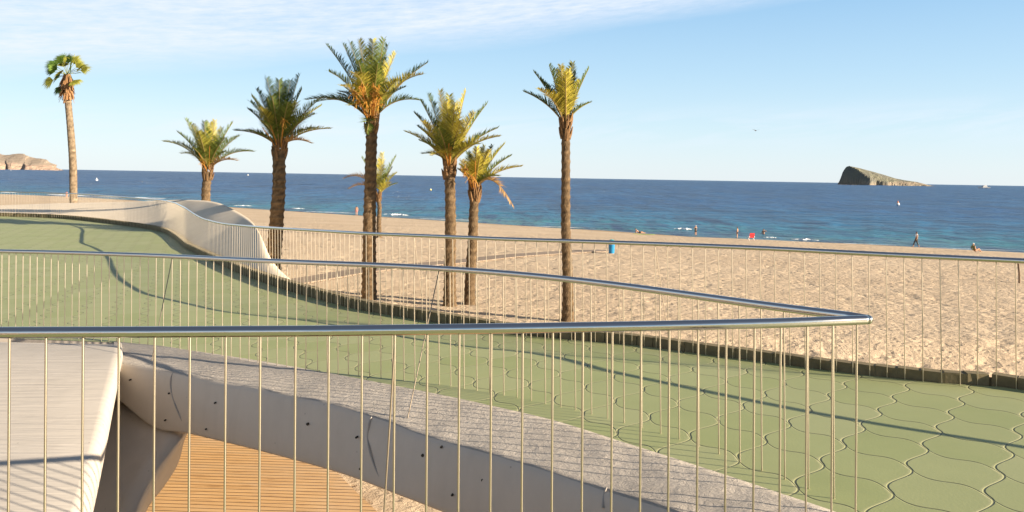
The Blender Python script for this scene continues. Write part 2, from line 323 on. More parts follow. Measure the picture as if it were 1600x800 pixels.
b.grid(rows); tag(b.build('sea', MT['sea'], smooth=True), kind='structure')
def foam_patch(px0, px1, py, w, h=.28, seed=0):
    random.seed(seed); n = 26; rows = []
    for i in range(n+1):
        t = i/n; c = onz(px0+(px1-px0)*t, py+(px1-px0)*t*.035, SEA); e = math.sin(math.pi*t)**.6
        q = .45*w*e*(.55+.9*abs(noise.noise(Vector((t*7, seed*3.1, 0))))); o_ = noise.noise(Vector((t*4, seed, 5)))*w*.5
        hh = .5*h*e*(.5+random.random()*.6)
        rows.append([c+Vector((0, o_-q, .02)), c+Vector((0, o_-q*.3, hh)), c+Vector((0, o_+q*.4, hh*.8)), c+Vector((0, o_+q, .02))])
    return rows
FO = MB()
for i, a in enumerate([(1052, 1082, 357.5, 1.6, .45), (1192, 1214, 371, 1.2), (1236, 1280, 374, 1.6, .35), (598, 640, 335, 2.6, .5), (150, 262, 306.8, 3.2, .4), (0, 60, 300.5, 4, .5), (62, 140, 303.5, 3, .4), (365, 395, 321, 2.2), (455, 478, 325.5, 2), (470, 560, 330.4, 1.2, .2), (640, 760, 341, .8, .15), (820, 930, 353, .7, .12), (1290, 1400, 379.5, .5, .1), (1420, 1600, 386, .45, .1)]):
    FO.grid(foam_patch(*a, seed=i))
random.seed(5)
for i in range(90):
    if i < 34: px, py = random.choice([(620, 305), (598, 300), (270, 287), (640, 309), (230, 284), (25, 282)]); px += random.gauss(0, 16); py += random.gauss(0, 2.2)  # these clusters are sparkle on the water, shaped as white patches
    else: px, py = random.uniform(0, 1600), 0; py = 268+px*.0172+random.uniform(6, 45)
    c = onz(px, py, SEA); k = c.y/1200*random.uniform(.5, 1.3)
    FO.add([c+Vector((-k, 0, .05)), c+Vector((-k*.3, -k*1.2, .05)), c+Vector((k*.9, 0, .05)), c+Vector((k*.2, .3*k, .35*k))], [(0, 1, 3), (1, 2, 3), (0, 3, 2)])
tag(FO.build('foam_and_sparkle', MT['foam']), 'white foam of small breakers along the waterline, scattered whitecaps and white sparkle specks', 'foam', kind='stuff')
def ridge(name, prof, Y0, depth, seed, cols, n=90, m_=26):
    b = MB(); x0, x1 = prof[0][0], prof[-1][0]; rows = []; cc = []
    for j in range(m_+1):
        v = j/m_; row = []
        for i in range(n+1):
            px = x0+(x1-x0)*i/n; yb = HY+.0172*(px-800); hpx = max(yb-lerp(px, prof), 0)
            Y = Y0+depth*(v-.5); H = hpx/F*Y0
            base = P(px, yb, Y0); e = math.sin(math.pi*min(max(v, 0), 1))**.55
            if name == 'rocky_island': q_ = (px-(1308+46*(1-min(v/.55, 1))))/9; e *= max(0, min(1, q_))**.7
            nn = noise.fractal(Vector((px*.09, v*4, seed)), 1, 2, 6)
            row.append(Vector((base.x*Y/Y0, Y+nn*depth*.05, SEA+(H+8*H/60)*e*(1+.16*nn*(1-e*.75)) - 3*(v in (0, 1)))))
        rows.append(row)
    for r in rows:
        for p in r: cc.append(cols(p, Y0))
    b.grid(rows); b.c = cc
    return b.build(name, MT['rock'], smooth=False)
def isl(p, Y0):
    k = noise.noise(p*.02); return (.20+.04*k, .20+.04*k, .155) if p.z > SEA+14+k*6 else (.34, .28, .21)
# island: cliff on the left, long slope to the right
prof = [(1309, 284), (1313, 276), (1318, 268), (1322, 260.5), (1326, 259.8), (1340, 262.5), (1360, 267), (1380, 272), (1400, 277.5), (1415, 280), (1435, 282.5), (1455, 287.6), (1462, 288.6)]
tag(ridge('rocky_island', prof, 3400, 360, 1.3, isl), 'wedge shaped rocky island with a steep cliff on the left, out on the horizon', 'island', kind='structure')
prof = [(-420, 225), (-200, 214), (-80, 226), (-20, 236), (4, 241.5), (12, 243.5), (20, 242), (30, 241), (38, 243), (46, 247), (52, 248), (60, 247.5), (68, 250), (76, 255), (84, 260), (92, 262.8), (96, 264)]
tag(ridge('headland', prof, 5200, 1300, 7.7, lambda p, Y: (.52, .37, .28) if p.z < SEA+30+14*noise.noise(p*.01) else (.40, .32, .25)), kind='structure')
# ------------------------------------------------------------------ the green walkway
E = [(1600, 610), (1500, 602), (1400, 592), (1300, 580.5), (1200, 567), (1100, 554.5), (1000, 541), (900, 532), (785, 521), (700, 507.5), (640, 498), (560, 484.5), (520, 474.5), (450, 455), (400, 438), (360, 422), (320, 404), (300, 394), (290, 389), (280, 380), (270, 372), (258, 365), (240, 360), (220, 356.5), (200, 353.5), (150, 347), (100, 342), (50, 339.5), (0, 338)]
EG = [Vector((11, -6, dz(11, -6))), Vector((9, 2, dz(9, 2))), Vector((6.7, 4.75, dz(6.7, 4.75)))]+[G(*p) for p in E]+[G(-120, 333.5), G(-300, 329)]
EG = catmull(EG, 6)
def resample(pts, step):
    out = [pts[0].copy()]; acc = 0
    for a, b_ in zip(pts, pts[1:]):
        L_ = (b_-a).length; s_ = step-acc
        while s_ <= L_: out.append(a+(b_-a)*(s_/L_)); s_ += step
        acc = (acc+L_) % step
    return out
NB = [(190, 535.5), (250, 541), (300, 548.5), (356, 556.5), (420, 566.5), (510, 583), (600, 600), (700, 620), (764, 634), (866, 658), (974, 692), (1059, 719), (1154, 750), (1225, 774)]
NE = [Vector((-34, 12, 0)), Vector((-12, 9.5, 0)), G(0, 528)]+[G(*p) for p in NB]+[Vector((1.80, 3.75, 0)), Vector((2.15, 3.1, 0)), Vector((2.6, 1.8, 0)), Vector((2.9, -6, 0))]
NE.reverse()
def para(pts, n):
    L_ = [0]
    for a, b_ in zip(pts, pts[1:]): L_.append(L_[-1]+(b_-a).length)
    out = []
    for i in range(n+1):
        t = L_[-1]*i/n; out.append(Vector([lerp(t, list(zip(L_, [p[k] for p in pts]))) for k in range(3)]))
    return out
def outn(pts, i):
    t = (pts[min(i+1, len(pts)-1)]-pts[max(i-1, 0)]); t.z = 0; t.normalize(); return Vector((t.y, -t.x, 0))   # away from the deck
ES = resample(EG, .1)
ES = [p for p in ES]
FAR = para(EG, 260); NEAR = para(NE, 260); rows = []; low = []
for i in range(261):
    a, c = FAR[i]+outn(FAR, i)*.02, NEAR[i]; r = []; r2 = []
    for k in range(31):
        q = a+(c-a)*(k/30); z = dz(q.x, q.y); r.append(Vector((q.x, q.y, z))); r2.append(Vector((q.x, q.y, z-.17)))
    rows.append(r); low.append(r2)
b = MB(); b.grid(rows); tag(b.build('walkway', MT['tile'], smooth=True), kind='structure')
b = MB(); b.grid(low); b.grid([[r[0]+Vector((0, 0, -.004)) for r in rows], [r[0] for r in low]]); b.grid([[r[-1]+Vector((0, 0, -.004)) for r in rows], [r[-1] for r in low]])
tag(b.build('walkway_slab', MT['conc_face']), kind='structure')
# kerb of upright blocks along the far edge
b = MB(); kp = resample(EG, .205); random.seed(3)
for i in range(len(kp)-1):
    a, c = kp[i], kp[i+1]; mid = (a+c)/2; d = (c-a).normalized(); nrm = Vector((d.y, -d.x, 0)); far = max(0, min(1, (mid.y-8)/6))
    hgt = .10+.075*far; th = .12; off = .035+random.uniform(-.004, .004)
    L_ = (c-a).length*(.99-.125*far); b.box(mid+nrm*(off+th/2)+Vector((0, 0, hgt/2-.02)), L_, th, hgt+.04+random.uniform(-.004, .004), math.atan2(d.y, d.x))
b.grid([[p+outn(kp, i)*.06+Vector((0, 0, -.05)) for i, p in enumerate(kp)], [p+outn(kp, i)*.06+Vector((0, 0, .05)) for i, p in enumerate(kp)]])
b.grid([[p+outn(kp, i)*.165+Vector((0, 0, -.32)) for i, p in enumerate(kp)], [p+outn(kp, i)*.165+Vector((0, 0, .045)) for i, p in enumerate(kp)]])
tag(b.build('kerb', MT['kerb']), 'dark brown kerb of upright blocks along the sea side edge of the green walkway', 'kerb')
# lower wooden terrace, seen under the beam
wz = LOW+.10
wr = [onz(516, 727, wz), onz(548, 760, wz), onz(590, 800, wz), onz(680, 900, wz)]
b = MB(); dir0 = (wr[0]-wr[1]).normalized(); ed = [wr[0]+dir0*9]+wr+[wr[-1]-dir0*9]
for z_ in (0, -.2): b.grid([[Vector((-18, p.y, wz+z_)), Vector((p.x, p.y, wz+z_))] for p in ed])
b.grid([[p for p in ed], [p-Vector((0, 0, .2)) for p in ed]])
tag(b.build('boardwalk_terrace', MT['wood']), kind='structure')
# ------------------------------------------------------------------ far white shell
base = [(-60, 336.5), (0, 337), (80, 340), (150, 346), (200, 353), (235, 359), (255, 364), (270, 372), (280, 380), (290, 389), (305, 397), (320, 404), (350, 418), (380, 430), (405, 440), (430, 449), (450, 455), (480, 462), (515, 470)]
crest = [(-60, 323, 46.2), (0, 321, 46.2), (90, 317.5, 44.6), (180, 315.8, 42.0), (230, 314.2, 39.9), (262, 312.6, 37.8), (285, 312.2, 36.8), (305, 312.6, 35.2), (325, 313.8, 33.6), (345, 318, 31.0), (362, 326, 28.4), (378, 335, 26.0), (392, 345, 23.5), (402, 357, 21.4), (410, 374, 19.7), (420, 398, 18.2), (434, 419, 16.8), (462, 443, 15.1), (503, 463, 13.5)]
bp = catmull([G(*p)+Vector((0, 0, .02)) for p in base], 6); cp = catmull([P(*p) for p in crest], 6); rows = []
for i, (a, c) in enumerate(zip(bp, cp)):
    n_ = -outn(bp, i); a = a+n_*.15; a.z += .03; h = c.z-a.z; L_ = (c-a).length
    ctrl = a*.45+c*.55+Vector((0, 0, .06*max(h, .05))); r = []
    for k in range(15):
        t = k/14; r.append(a*(1-t)**2+ctrl*2*t*(1-t)+c*t*t)
    d = (c-r[-2]).normalized(); out_ = Vector((c.x-a.x, c.y-a.y, 0)).normalized(); w = min(.35, .25*L_)
    r += [c+out_*w*.5-Vector((0, 0, .05*w)), c+out_*w*.9-Vector((0, 0, .35*w)), c+out_*w*1.0-Vector((0, 0, .9*w))]
    q = c+out_*(w*.6); q.z = SAND-.3 if c.y > 17 else c.z-.75; r += [c+out_*w*.9-Vector((0, 0, .5*w+.6)), q]
    rows.append(r)
for _ in range(6):
    rows = [rows[0]]+[[rows[i][0]]+[(rows[i-1][j]+rows[i][j]*2+rows[i+1][j])/4 for j in range(1, len(rows[i]))] for i in range(1, len(rows)-1)]+[rows[-1]]
b = MB(); b.grid(rows); SHELLF = empty('wave_shaped_wall', bp[60], 'smooth pale concrete wall swelling like a wave behind the far bend of the green walkway', 'wall')
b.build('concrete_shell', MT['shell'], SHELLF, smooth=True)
# ------------------------------------------------------------------ near concrete: beam, sloping shell, fin
NC = empty('concrete_parapet', G(300, 553), 'grey concrete beam with a rough top joining a pale sloping shell, under the nearest handrail', 'parapet')
BT = [(178, 534.5), (250, 541), (300, 548.5), (400, 563.5), (510, 583), (600, 600), (700, 620), (764, 634), (866, 658), (974, 692), (1059, 719), (1154, 750), (1225, 774), (1310, 803), (1420, 850)]
FT = [(176, 566), (250, 579), (300, 590), (375, 603), (470, 622), (560, 645), (650, 676), (720, 697), (812, 724), (905, 752), (985, 779), (1070, 809), (1130, 833), (1210, 864), (1310, 900)]
BB = [(176, 615), (238, 666), (290, 676.5), (360, 693), (450, 716), (540, 742), (622, 773), (692, 800), (780, 835), (870, 870), (950, 900), (1030, 935), (1090, 960), (1160, 990), (1250, 1040)]
rows = []; A_ = [G(*p) for p in BT]; B_ = []; C_ = []
for i, p in enumerate(A_):
    q = onz(*FT[i], p.z-.035); B_.append(q); C_.append(P(*BB[i], q.y-.02))
A_, B_, C_ = catmull(A_, 8), catmull(B_, 8), catmull(C_, 8); fr = []; tp = []
for i, (a, f, c) in enumerate(zip(A_, B_, C_)):
    wob = Vector((0, 0, .012*noise.noise(f*2.3)))
    n_ = Vector((f.x-a.x, f.y-a.y, 0)).normalized(); a = a+Vector((0, 0, .006))
    tp.append([a+Vector((0, 0, -.3)), a]+[a.lerp(f, t)+Vector((0, 0, .010*math.sin(math.pi*t)+.012*noise.noise(a.lerp(f, t)*5)))+wob*t for t in (.1, .2, .3, .4, .5, .6, .7, .8, .9)]+[f+n_*-.015+Vector((0, 0, .012))+wob, f+wob])
    g = [f+wob]
    for t in (.03, .08, .15, .3, .45, .6, .75, .88, .96, 1):
        bul = .045*math.sin(math.pi*min(t*1.0, 1))**.5; g.append(f.lerp(c, t)+n_*bul+wob*(1-t))
    bk = c-n_*.25; g += [bk+Vector((0, 0, -.02)), a-n_*(-.05)+Vector((0, 0, -.33))]
    fr.append(g)
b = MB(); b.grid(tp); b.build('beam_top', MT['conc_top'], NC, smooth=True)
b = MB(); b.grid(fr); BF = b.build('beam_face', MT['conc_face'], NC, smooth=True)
def on_face(px, py):   # point on the beam's shaded face under a pixel of the photograph
    best = None
    for r in fr:
        for p in r[:11]:
            q = Vector((p.dot(RT)/p.y*F+800, HY-p.dot(UP)/p.y*F)); d_ = (q-Vector((px, py))).length
            if best is None or d_ < best[0]: best = (d_, p)
    return P(px, py, best[1].y-.012)
for k, (x, y) in enumerate([(202, 594), (263, 615), (335, 630), (257, 657), (321, 671), (480, 663), (556, 684), (562, 733), (660, 712), (754, 751), (706, 774), (689, 699)]):
    c = on_face(x, y); b = MB(); r_ = .009 if k not in (5, 9, 8) else .0125; b.tube([c, c+Vector((.01, .03, 0))], r_, 10, ref=Vector((0, 0, 1))); b.build('tie_hole', MT['hole'], NC)
for pts in ([(270, 583), (266, 592), (266, 606), (270, 624), (277, 644), (287, 664)], [(580, 652), (576, 664), (574, 684), (577, 705), (585, 730), (596, 752)], [(948, 762), (944, 775), (942, 795)]):
    cc = catmull([on_face(*p)+Vector((0, .012, 0)) for p in pts], 5); b = MB(); b.tube(cc, .0075, 6); b.build('construction_joint', MT['seal'], NC)
# sloping shell at the left
edge = [P(190, 536, 9.31), P(191, 548, 8.84), P(187, 563, 8.37), P(181, 590, 7.85), P(173, 625, 7.38), P(163, 670, 6.86), P(150, 725, 6.29), P(130, 800, 5.62), P(100, 900, 4.94), P(60, 1030, 4.26)]
topl = [Vector((-13, 9.6, dz(-13, 9.6)+.02)), Vector((-8, 9.1, dz(-8, 9.1)+.02)), P(0, 530, 8.76)+Vector((0, 0, .01)), P(100, 538, 8.5)+Vector((0, 0, .01))]
edge = catmull(edge, 5); rows = []
for i, e in enumerate(edge):
    t = i/(len(edge)-1); r = []
    for k in range(16):
        s_ = 1-(k/15); x = e.x-.10-s_*9; yy = e.y+s_*(.55*(1-t)+.2); z = e.z+.015-.02*s_+(dz(x, yy)-dz(e.x, e.y))*(1-t)+(.05*math.sin(s_*4))*t
        if t < .05: z = dz(x, yy)+.006
        r.append(Vector((x, yy, z)))
    # rolled right hand rim
    w = .04+.12*t; n2 = Vector((1, -.12, 0)).normalized()
    for q in (15, 35, 55, 75, 95, 120, 150, 180):
        a = R(q); r.append(e+n2*(w*math.sin(a)-w*.8)+Vector((0, 0, .0-w*1.6*(1-math.cos(a))+.015)))
    r.append(e+Vector((-.8, .3, -w*3.2))); rows.append(r)
b = MB(); b.grid(rows); 
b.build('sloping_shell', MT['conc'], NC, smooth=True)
# fin standing on the terrace below, its right hand edge lit
RE = [(300, 600, 8.66), (296, 640, 8.61), (291, 672, 8.40), (285, 682, 8.03), (261, 713, 7.82), (243, 737, 7.67), (225, 770, 7.51), (212, 800, 7.35), (190, 870, 7.09), (175, 960, 6.83), (170, 1080, 6.62)]
RB = [(304, 600, 9.03), (300, 640, 8.93), (294, 672, 8.72), (289.5, 681, 8.61), (282, 713, 8.66), (274, 733, 8.66), (255, 762, 8.61), (228, 800, 8.51), (210, 870, 8.29), (196, 960, 7.98), (190, 1080, 7.72)]
re_, rb_ = catmull([P(*p) for p in RE], 5), catmull([P(*p) for p in RB], 5); rows = []
for i, (a, c) in enumerate(zip(re_, rb_)):
    t = i/(len(re_)-1); r = []
    for k in range(12):
        s_ = 1-k/11; r.append(a+Vector((-2.6*s_, 1.75*s_+.12*math.sin(s_*3.14), .05*math.sin(s_*3))))
    r += [a.lerp(c, .33)+Vector((.02, 0, 0)), a.lerp(c, .66)+Vector((.02, 0, 0)), c, c+Vector((-3, .4, 0))]; rows.append(r)
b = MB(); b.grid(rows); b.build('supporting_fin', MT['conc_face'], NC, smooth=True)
# ------------------------------------------------------------------ railings
UNIT = MB(); UNIT.tube([Vector((0, 0, 0)), Vector((0, 0, 1))], 1, 8)
cable_me = None
stay_me = None
def rod(a, c, r, parent, name='cable', base=None):
    global cable_me, stay_me
    if cable_me is None:
        o = UNIT.build('cable', MT['rod']); cable_me = o.data; bpy.data.objects.remove(o)
        cable_me.polygons.foreach_set('use_smooth', [len(p.vertices) == 4 for p in cable_me.polygons])
    if stay_me is None: stay_me = cable_me.copy(); stay_me.materials.clear(); stay_me.materials.append(MT['stay'])
    o = bpy.data.objects.new(name, cable_me if name == 'cable' else stay_me); COL.objects.link(o); d = c-a
    o.parent = parent; o.location = a-parent.location; o.rotation_mode = 'QUATERNION'; o.rotation_quaternion = d.to_track_quat('Z', 'Y'); o.scale = (r, r, d.length); return o
R1Y = [(-300, 521), (0, 519.5), (250, 518.6), (500, 517), (750, 513.8), (1000, 509.8), (1200, 505.2), (1300, 501.8), (1350, 499.5)]
def r1(px):
    y = lerp(px, R1Y); p = P(px, y, 1); return p*(-.77/p.z)
R2Y = [(-250, 388), (-100, 390.5), (0, 392.5), (100, 394.5), (250, 399.5), (400, 407), (500, 411), (600, 414.5), (700, 420), (800, 427.5), (900, 437.5), (1000, 450), (1100, 464), (1200, 478), (1300, 490.5), (1350, 497)]
R2D = [(-250, 1.15), (0, 1.08), (250, 1.02), (510, .915), (800, .875), (1059, .845), (1200, .81), (1350, .77)]
def r2(px):
    y = lerp(px, R2Y); p = P(px, y, 1); return p*(-lerp(px, R2D)/p.z)
def smooth3(pts, it=3):
    for _ in range(it): pts = [pts[0]]+[(pts[i-1]+pts[i]*2+pts[i+1])/4 for i in range(1, len(pts)-1)]+[pts[-1]]
    return pts
RL1 = empty('steel_railing', (0, 3.6, -1.85), 'nearest stainless steel railing, doubling back in a sharp hairpin tip above the beam', 'railing')
TIP = P(1356, 499.3, 1); TIP = TIP*(-.77/TIP.z)
p1 = smooth3([r1(x) for x in range(-300, 1351, 30)])+[TIP]; p2 = smooth3([r2(x) for x in range(-250, 1341, 25)], 4)+[TIP]
b = MB(); b.tube(p1, .0268, 20, ref=Vector((0, 0, 1))); b.tube(p2, .0265, 20, ref=Vector((0, 0, 1))); b.ball(TIP, .0272, n=20)
b.build('handrail', MT['steel'], RL1, smooth=True)
c1x = [-218, -160, -102, -43, 15, 72, 130, 186, 242, 297, 353, 407, 462, 514, 566, 617, 668, 718, 768, 817, 864, 911, 957, 1002, 1046, 1091, 1135, 1179, 1220, 1261, 1301, 1339]
for x in c1x:
    a = r1(x); rod(Vector((a.x+.012, a.y, -1.93)), a-Vector((0, 0, .02)), .0060, RL1)
cc2 = [1302, 1262, 1225, 1189, 1155, 1122, 1091, 1060, 1031, 1002, 974, 948, 923, 898, 875, 851, 829, 807, 786, 764, 744, 724, 703, 685, 666, 647, 630, 612, 594, 576, 559, 543, 527, 510, 495, 479, 464, 449, 434, 419, 404, 390, 376, 362, 348, 334, 322, 308, 295, 282, 269, 256, 244, 232, 219, 206, 194, 183, 171, 159, 147.5, 136, 124, 113, 102, 91, 80, 69, 58, 47, 36, 25, 14, 3, -8, -19, -30]
far_b = MB(); NBx = [(-200, 528), (0, 534)]+NB+[(1300, 799)]
for i, x in enumerate(cc2):
    a = r2(x); y = lerp(x+2, NBx); z = dz(a.x, a.y) if x < 480 else None
    if z is None: f = P(x+1.5, y, a.y)
    else: f = Vector((a.x+.012, a.y, z-.02))
    if i < 67: rod(f-Vector((0, 0, .01)), a-Vector((0, 0, .02)), .0051, RL1)
    else: far_b.tube([f, a-Vector((0, 0, .02))], .0055, 6, cap=False)
for a, c in ((r1(618), Vector((r1(618).x-.05, r1(618).y-.02, -1.93))), (r2(269), P(237, 564, 8.3)), (r2(686), P(637, 653, 6.4)), (r1(-60), r1(-60)+Vector((-.1, 0, -1.1)))):
    rod(c, a-Vector((0, 0, .02)), .005, RL1, 'diagonal_stay')
tag(far_b.build('cable', MT['rod'], RL1, smooth=True), kind='stuff')
# far railing follows the kerb
RFY = [(-120, 297), (0, 299), (70, 301), (140, 303.6), (201, 308.5), (230, 311), (250, 312.7), (258, 313.8), (274, 317.5), (291, 326), (305, 335.5), (317, 342), (335, 347), (352, 350.3), (398, 354.6), (480, 359.5), (562, 364.5), (725, 371), (800, 374), (937, 378), (1075, 383), (1200, 388), (1357, 396.5), (1515, 404), (1600, 407.5), (1800, 419)]
def px_of(p): return p.dot(RT)/p.y*F+800
rail = []
for p in resample(EG, .25):
    if p.y < 1.5: continue
    x = px_of(p); 
    if x < -140: break
    if x > 1750: q = p.copy(); q.z = -.60-.0*x
    else: q = P(x, lerp(x, RFY), p.y)
    rail.append((p, q))
RF = empty('steel_railing', rail[0][0], 'long curving steel railing along the sea side edge of the green walkway', 'railing')
top_ = smooth3([q for p, q in rail], 2); b = MB(); b.tube(top_, .026, 14, ref=Vector((0, 0, 1))); b.build('handrail', MT['steel'], RF, smooth=True)
foot = resample([p for p, q in rail], .157); acc = []
def interp_rail(p):
    j = min(range(len(rail)), key=lambda i: (rail[i][0]-p).length_squared)
    best = None
    for k in (j-1, j):
        if 0 <= k < len(rail)-1:
            e = rail[k+1][0]-rail[k][0]; t = max(0, min(1, (p-rail[k][0]).dot(e)/e.length_squared)); d_ = (rail[k][0]+e*t-p).length
            if best is None or d_ < best[0]: best = (d_, top_[k].lerp(top_[k+1], t))
    return best[1]
b = MB(); first = [f for f in foot if px_of(f) < 1640]
for i, f in enumerate(first):
    a = interp_rail(f); f2 = f+Vector((.010, 0, -.01))
    if i < 99: rod(f2, a-Vector((0, 0, .02)), .0048, RF)
    else: b.tube([f2, a-Vector((0, 0, .02))], .0036, 5, cap=False)
tag(b.build('cable', MT['rod'], RF, smooth=True), kind='stuff')
for x0, x1, y1 in ((1025, 1044, 525), (648, 660, 470)):
    f = min(foot, key=lambda p: abs(px_of(p)-x0)); g = min(foot, key=lambda p: abs(px_of(p)-x1)); rod(P(x1, y1, g.y+.1), interp_rail(f)-Vector((0, 0, .02)), .004, RF, 'diagonal_stay')
# ledge the camera stands behind: carries the nearest railing
b = MB(); lo = [Vector((p.x, p.y+.05, -1.94)) for p in p1]; bk = [Vector((p.x*1.0, -3.5, -1.94)) for p in p1]
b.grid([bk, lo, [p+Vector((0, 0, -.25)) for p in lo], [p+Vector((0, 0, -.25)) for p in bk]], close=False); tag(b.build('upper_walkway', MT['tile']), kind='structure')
# ------------------------------------------------------------------ palms
GRN, YEL, DRK, DEAD = (.13, .17, .032), (.50, .42, .065), (.035, .06, .02), (.42, .25, .11)  # YEL and DRK also put sunlit and shaded fronds into the leaf colour
def frond(b, p0, tip, axis, arch=.18, leaf=.42, col=GRN, n=44, w=.033, rach=None, tw=0):
    L_ = (tip-p0).length; ctrl = p0.lerp(tip, .5)+Vector((0, 0, arch*L_)); ctrl = ctrl.lerp(p0+Vector((0, 0, L_*.5)), .25)
    pt = lambda t: p0*(1-t)**2+ctrl*2*t*(1-t)+tip*t*t
    pts = [pt(i/10) for i in range(11)]; rc = rach or (.30, .24, .09)
    b.tube(pts, lambda t: .024*(1-t)+.006, 5, c=rc)
    for i in range(n):
        t = .14+.86*(i+.5)/n; p = pt(t); tg = (pt(min(t+.02, 1))-pt(t-.02)).normalized()
        outw = Vector((p.x-axis.x, p.y-axis.y, 0)); outw = outw.normalized() if outw.length > .05 else Vector((0, -1, 0))
        nn = (Vector((0, 0, .7))-outw*.75); nn = (nn-tg*nn.dot(tg)).normalized(); side = tg.cross(nn).normalized()
        prof = min(1, (t-.1)*6)*(1-.72*max(0, t-.45)/.55)
        for s_ in (-1, 1):
            ll = leaf*prof*random.uniform(.8, 1.12); a = random.uniform(.35, .75)+.5*t
            d = (side*s_+tg*a+nn*random.uniform(.25, .75)).normalized(); d2 = (d+Vector((0, 0, -.22))).normalized()
            ww = tg*(w*.5)*random.uniform(.8, 1.15); mid = p+d*ll*.5; e = mid+d2*ll*.5; k = random.uniform(.5, 1.4); cl = tuple(x*k for x in col)
            b.add([p-ww*.7, p+ww*.7, mid+ww, mid-ww, e], [(0, 1, 2, 3), (3, 2, 4)], c=cl)
def trunk_mesh(path, r0, r1_, rings, seed, col=(.20, .138, .078), rough=.12):
    b = MB(); n = 18; N = len(path)*6; pts = catmull(path, 8); pts = para(pts, rings); rows = []; cols = []
    for i, p in enumerate(pts):
        t = i/rings; r = r0+(r1_-r0)*t+.05*math.exp(-t*14); ph = (i % 3)/3; k = (i % 2)
        row = []
        for j in range(n):
            a = TP*(j/n)+.5*k*TP/n; q = 1+rough*(1 if (i % 3 == 1) else -.5)*(.5+.8*abs(noise.noise(Vector((j*1.7, i*.9, seed)))))+.05*noise.noise(Vector((math.cos(a)*1.5, math.sin(a)*1.5, t*9+seed)))
            row.append(p+Vector((math.cos(a), math.sin(a), 0))*r*q); kk = .7+.9*noise.noise(Vector((j*.8, i*.7, seed+4)))+.2*(i % 3 == 1); cols.append(tuple(x*kk for x in col))
        rows.append(row)
    b.grid(rows, close=True); b.c = cols; return b
def date_palm(label, Y, basepx, path, heart, fr_, seed, w0, w1, leafk=1, extra=8, boots=1, fruit=0, mix=(.45, .75)):
    random.seed(seed); bz = basepx; base = P(bz[0], bz[1], Y); base.z = min(base.z, sz(base.x, base.y)-.1) if bz[2] else base.z
    root = empty('date_palm', base, label, 'palm tree', group='date palms on the beach behind the walkway')
    pp = [base]+[P(x, y, Y) for x, y in path]+[P(heart[0], heart[1]+2, Y)]; k = Y/F
    tb = trunk_mesh(pp, w0*k/2, w1*k/2, int((pp[-1]-pp[0]).length*11), seed); tb.build('trunk', MT['bark'], root)
    h = P(heart[0], heart[1], Y); s_ = k/ (27/F)
    b = MB()     # old leaf bases around the heart
    for i in range(46):
        a = random.uniform(0, TP); z = random.uniform(-.75, .35); q = Vector((math.cos(a), math.sin(a), 0)); c0 = h+Vector((0, 0, z*.55))+q*w1*k*.42
        kk = random.uniform(.7, 1.3); b.tube([c0-Vector((0, 0, .08)), c0+q*.07+Vector((0, 0, .10)), c0+q*(.11)+Vector((0, 0, .26))], lambda t: .055*(1-t*.75), 5, c=tuple(x*kk for x in (.26, .15, .07)))
    b.build('leaf_bases', MT['bark'], root)
    b = MB()
    for f in fr_:
        x, y, dY = f[:3]; arch = f[3] if len(f) > 3 else .1; cn = f[4] if len(f) > 4 else None
        dY *= 1.0; tip = P(x, y, Y+dY)
        st = h+Vector(((tip.x-h.x)*.05, dY*.06, .05))
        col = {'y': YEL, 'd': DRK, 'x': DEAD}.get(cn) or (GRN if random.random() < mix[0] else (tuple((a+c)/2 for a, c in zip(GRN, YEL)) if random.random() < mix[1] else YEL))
        L_ = (tip-st).length; frond(b, st, tip, h, arch, .56*leafk*min(1.15, .55+L_*.22), col, int(26+16*L_), rach=(.34, .24, .10) if cn != 'x' else (.45, .28, .13))
    R_ = sum(((P(f[0], f[1], Y)-h).length for f in fr_))/len(fr_)
    for i in range(extra//2+1):
        a = random.uniform(0, TP); e = random.uniform(.25, 1.25); L_ = R_*random.uniform(.7, 1.0)
        tip = h+Vector((math.cos(a)*math.cos(e)*.8, math.sin(a)*math.cos(e), math.sin(e)))*L_
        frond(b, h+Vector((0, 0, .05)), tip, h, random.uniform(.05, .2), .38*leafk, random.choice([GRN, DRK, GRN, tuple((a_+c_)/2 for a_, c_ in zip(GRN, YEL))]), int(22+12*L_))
    b.build('crown', MT['leaf'], root)
    if fruit:
        b = MB()
        for i in range(fruit):
            a = random.uniform(-.9, .9); e = Vector((math.sin(a)*.55, -math.cos(a)*.35, random.uniform(.6, 1.25))); p0 = h+Vector((math.sin(a)*.12, -.15, -.05)); e.y -= .75; p1_ = p0+e*random.uniform(.6, 1.0)
            b.tube([p0, p0.lerp(p1_, .5)+Vector((0, 0, .06)), p1_], .014, 5, c=(.55, .24, .05))
            if random.random() < .6:
                for j in range(16):
                    q = p1_+Vector((random.gauss(.03, .08), random.gauss(-.05, .07), random.gauss(-.05, .12))); b.tube([p1_, q, q+Vector((random.gauss(0, .03), 0, -.08))], .009, 4, c=random.choice([(.62, .30, .04), (.66, .36, .07), (.45, .18, .05)]))
        b.build('fruit_stalks', MT['leaf'], root)
    return root
date_palm('short date palm with a wide low crown behind the pale wave shaped wall', 36, (321, 415, 1), [(322, 330), (322, 295), (325, 272)], (325, 266),
  [(255, 221, .3, .22), (277, 206, -.5, .12), (290, 186, .3, .02), (300, 195, -1, .05), (319, 190, -.5, 0), (328, 192, .8, 0), (336, 189, -.3, 0, 'y'), (310, 205, -1.6, .05), (347, 200, .9, 0), (364, 191, .2, .03), (374, 212, -.4, .12), (397, 237, .1, .25), (371, 251, -.6, .2, 'x'), (283, 240, 1.2, .2), (352, 215, -1.3, .1)], 11, 15, 13, 1.15, 9, fruit=4)
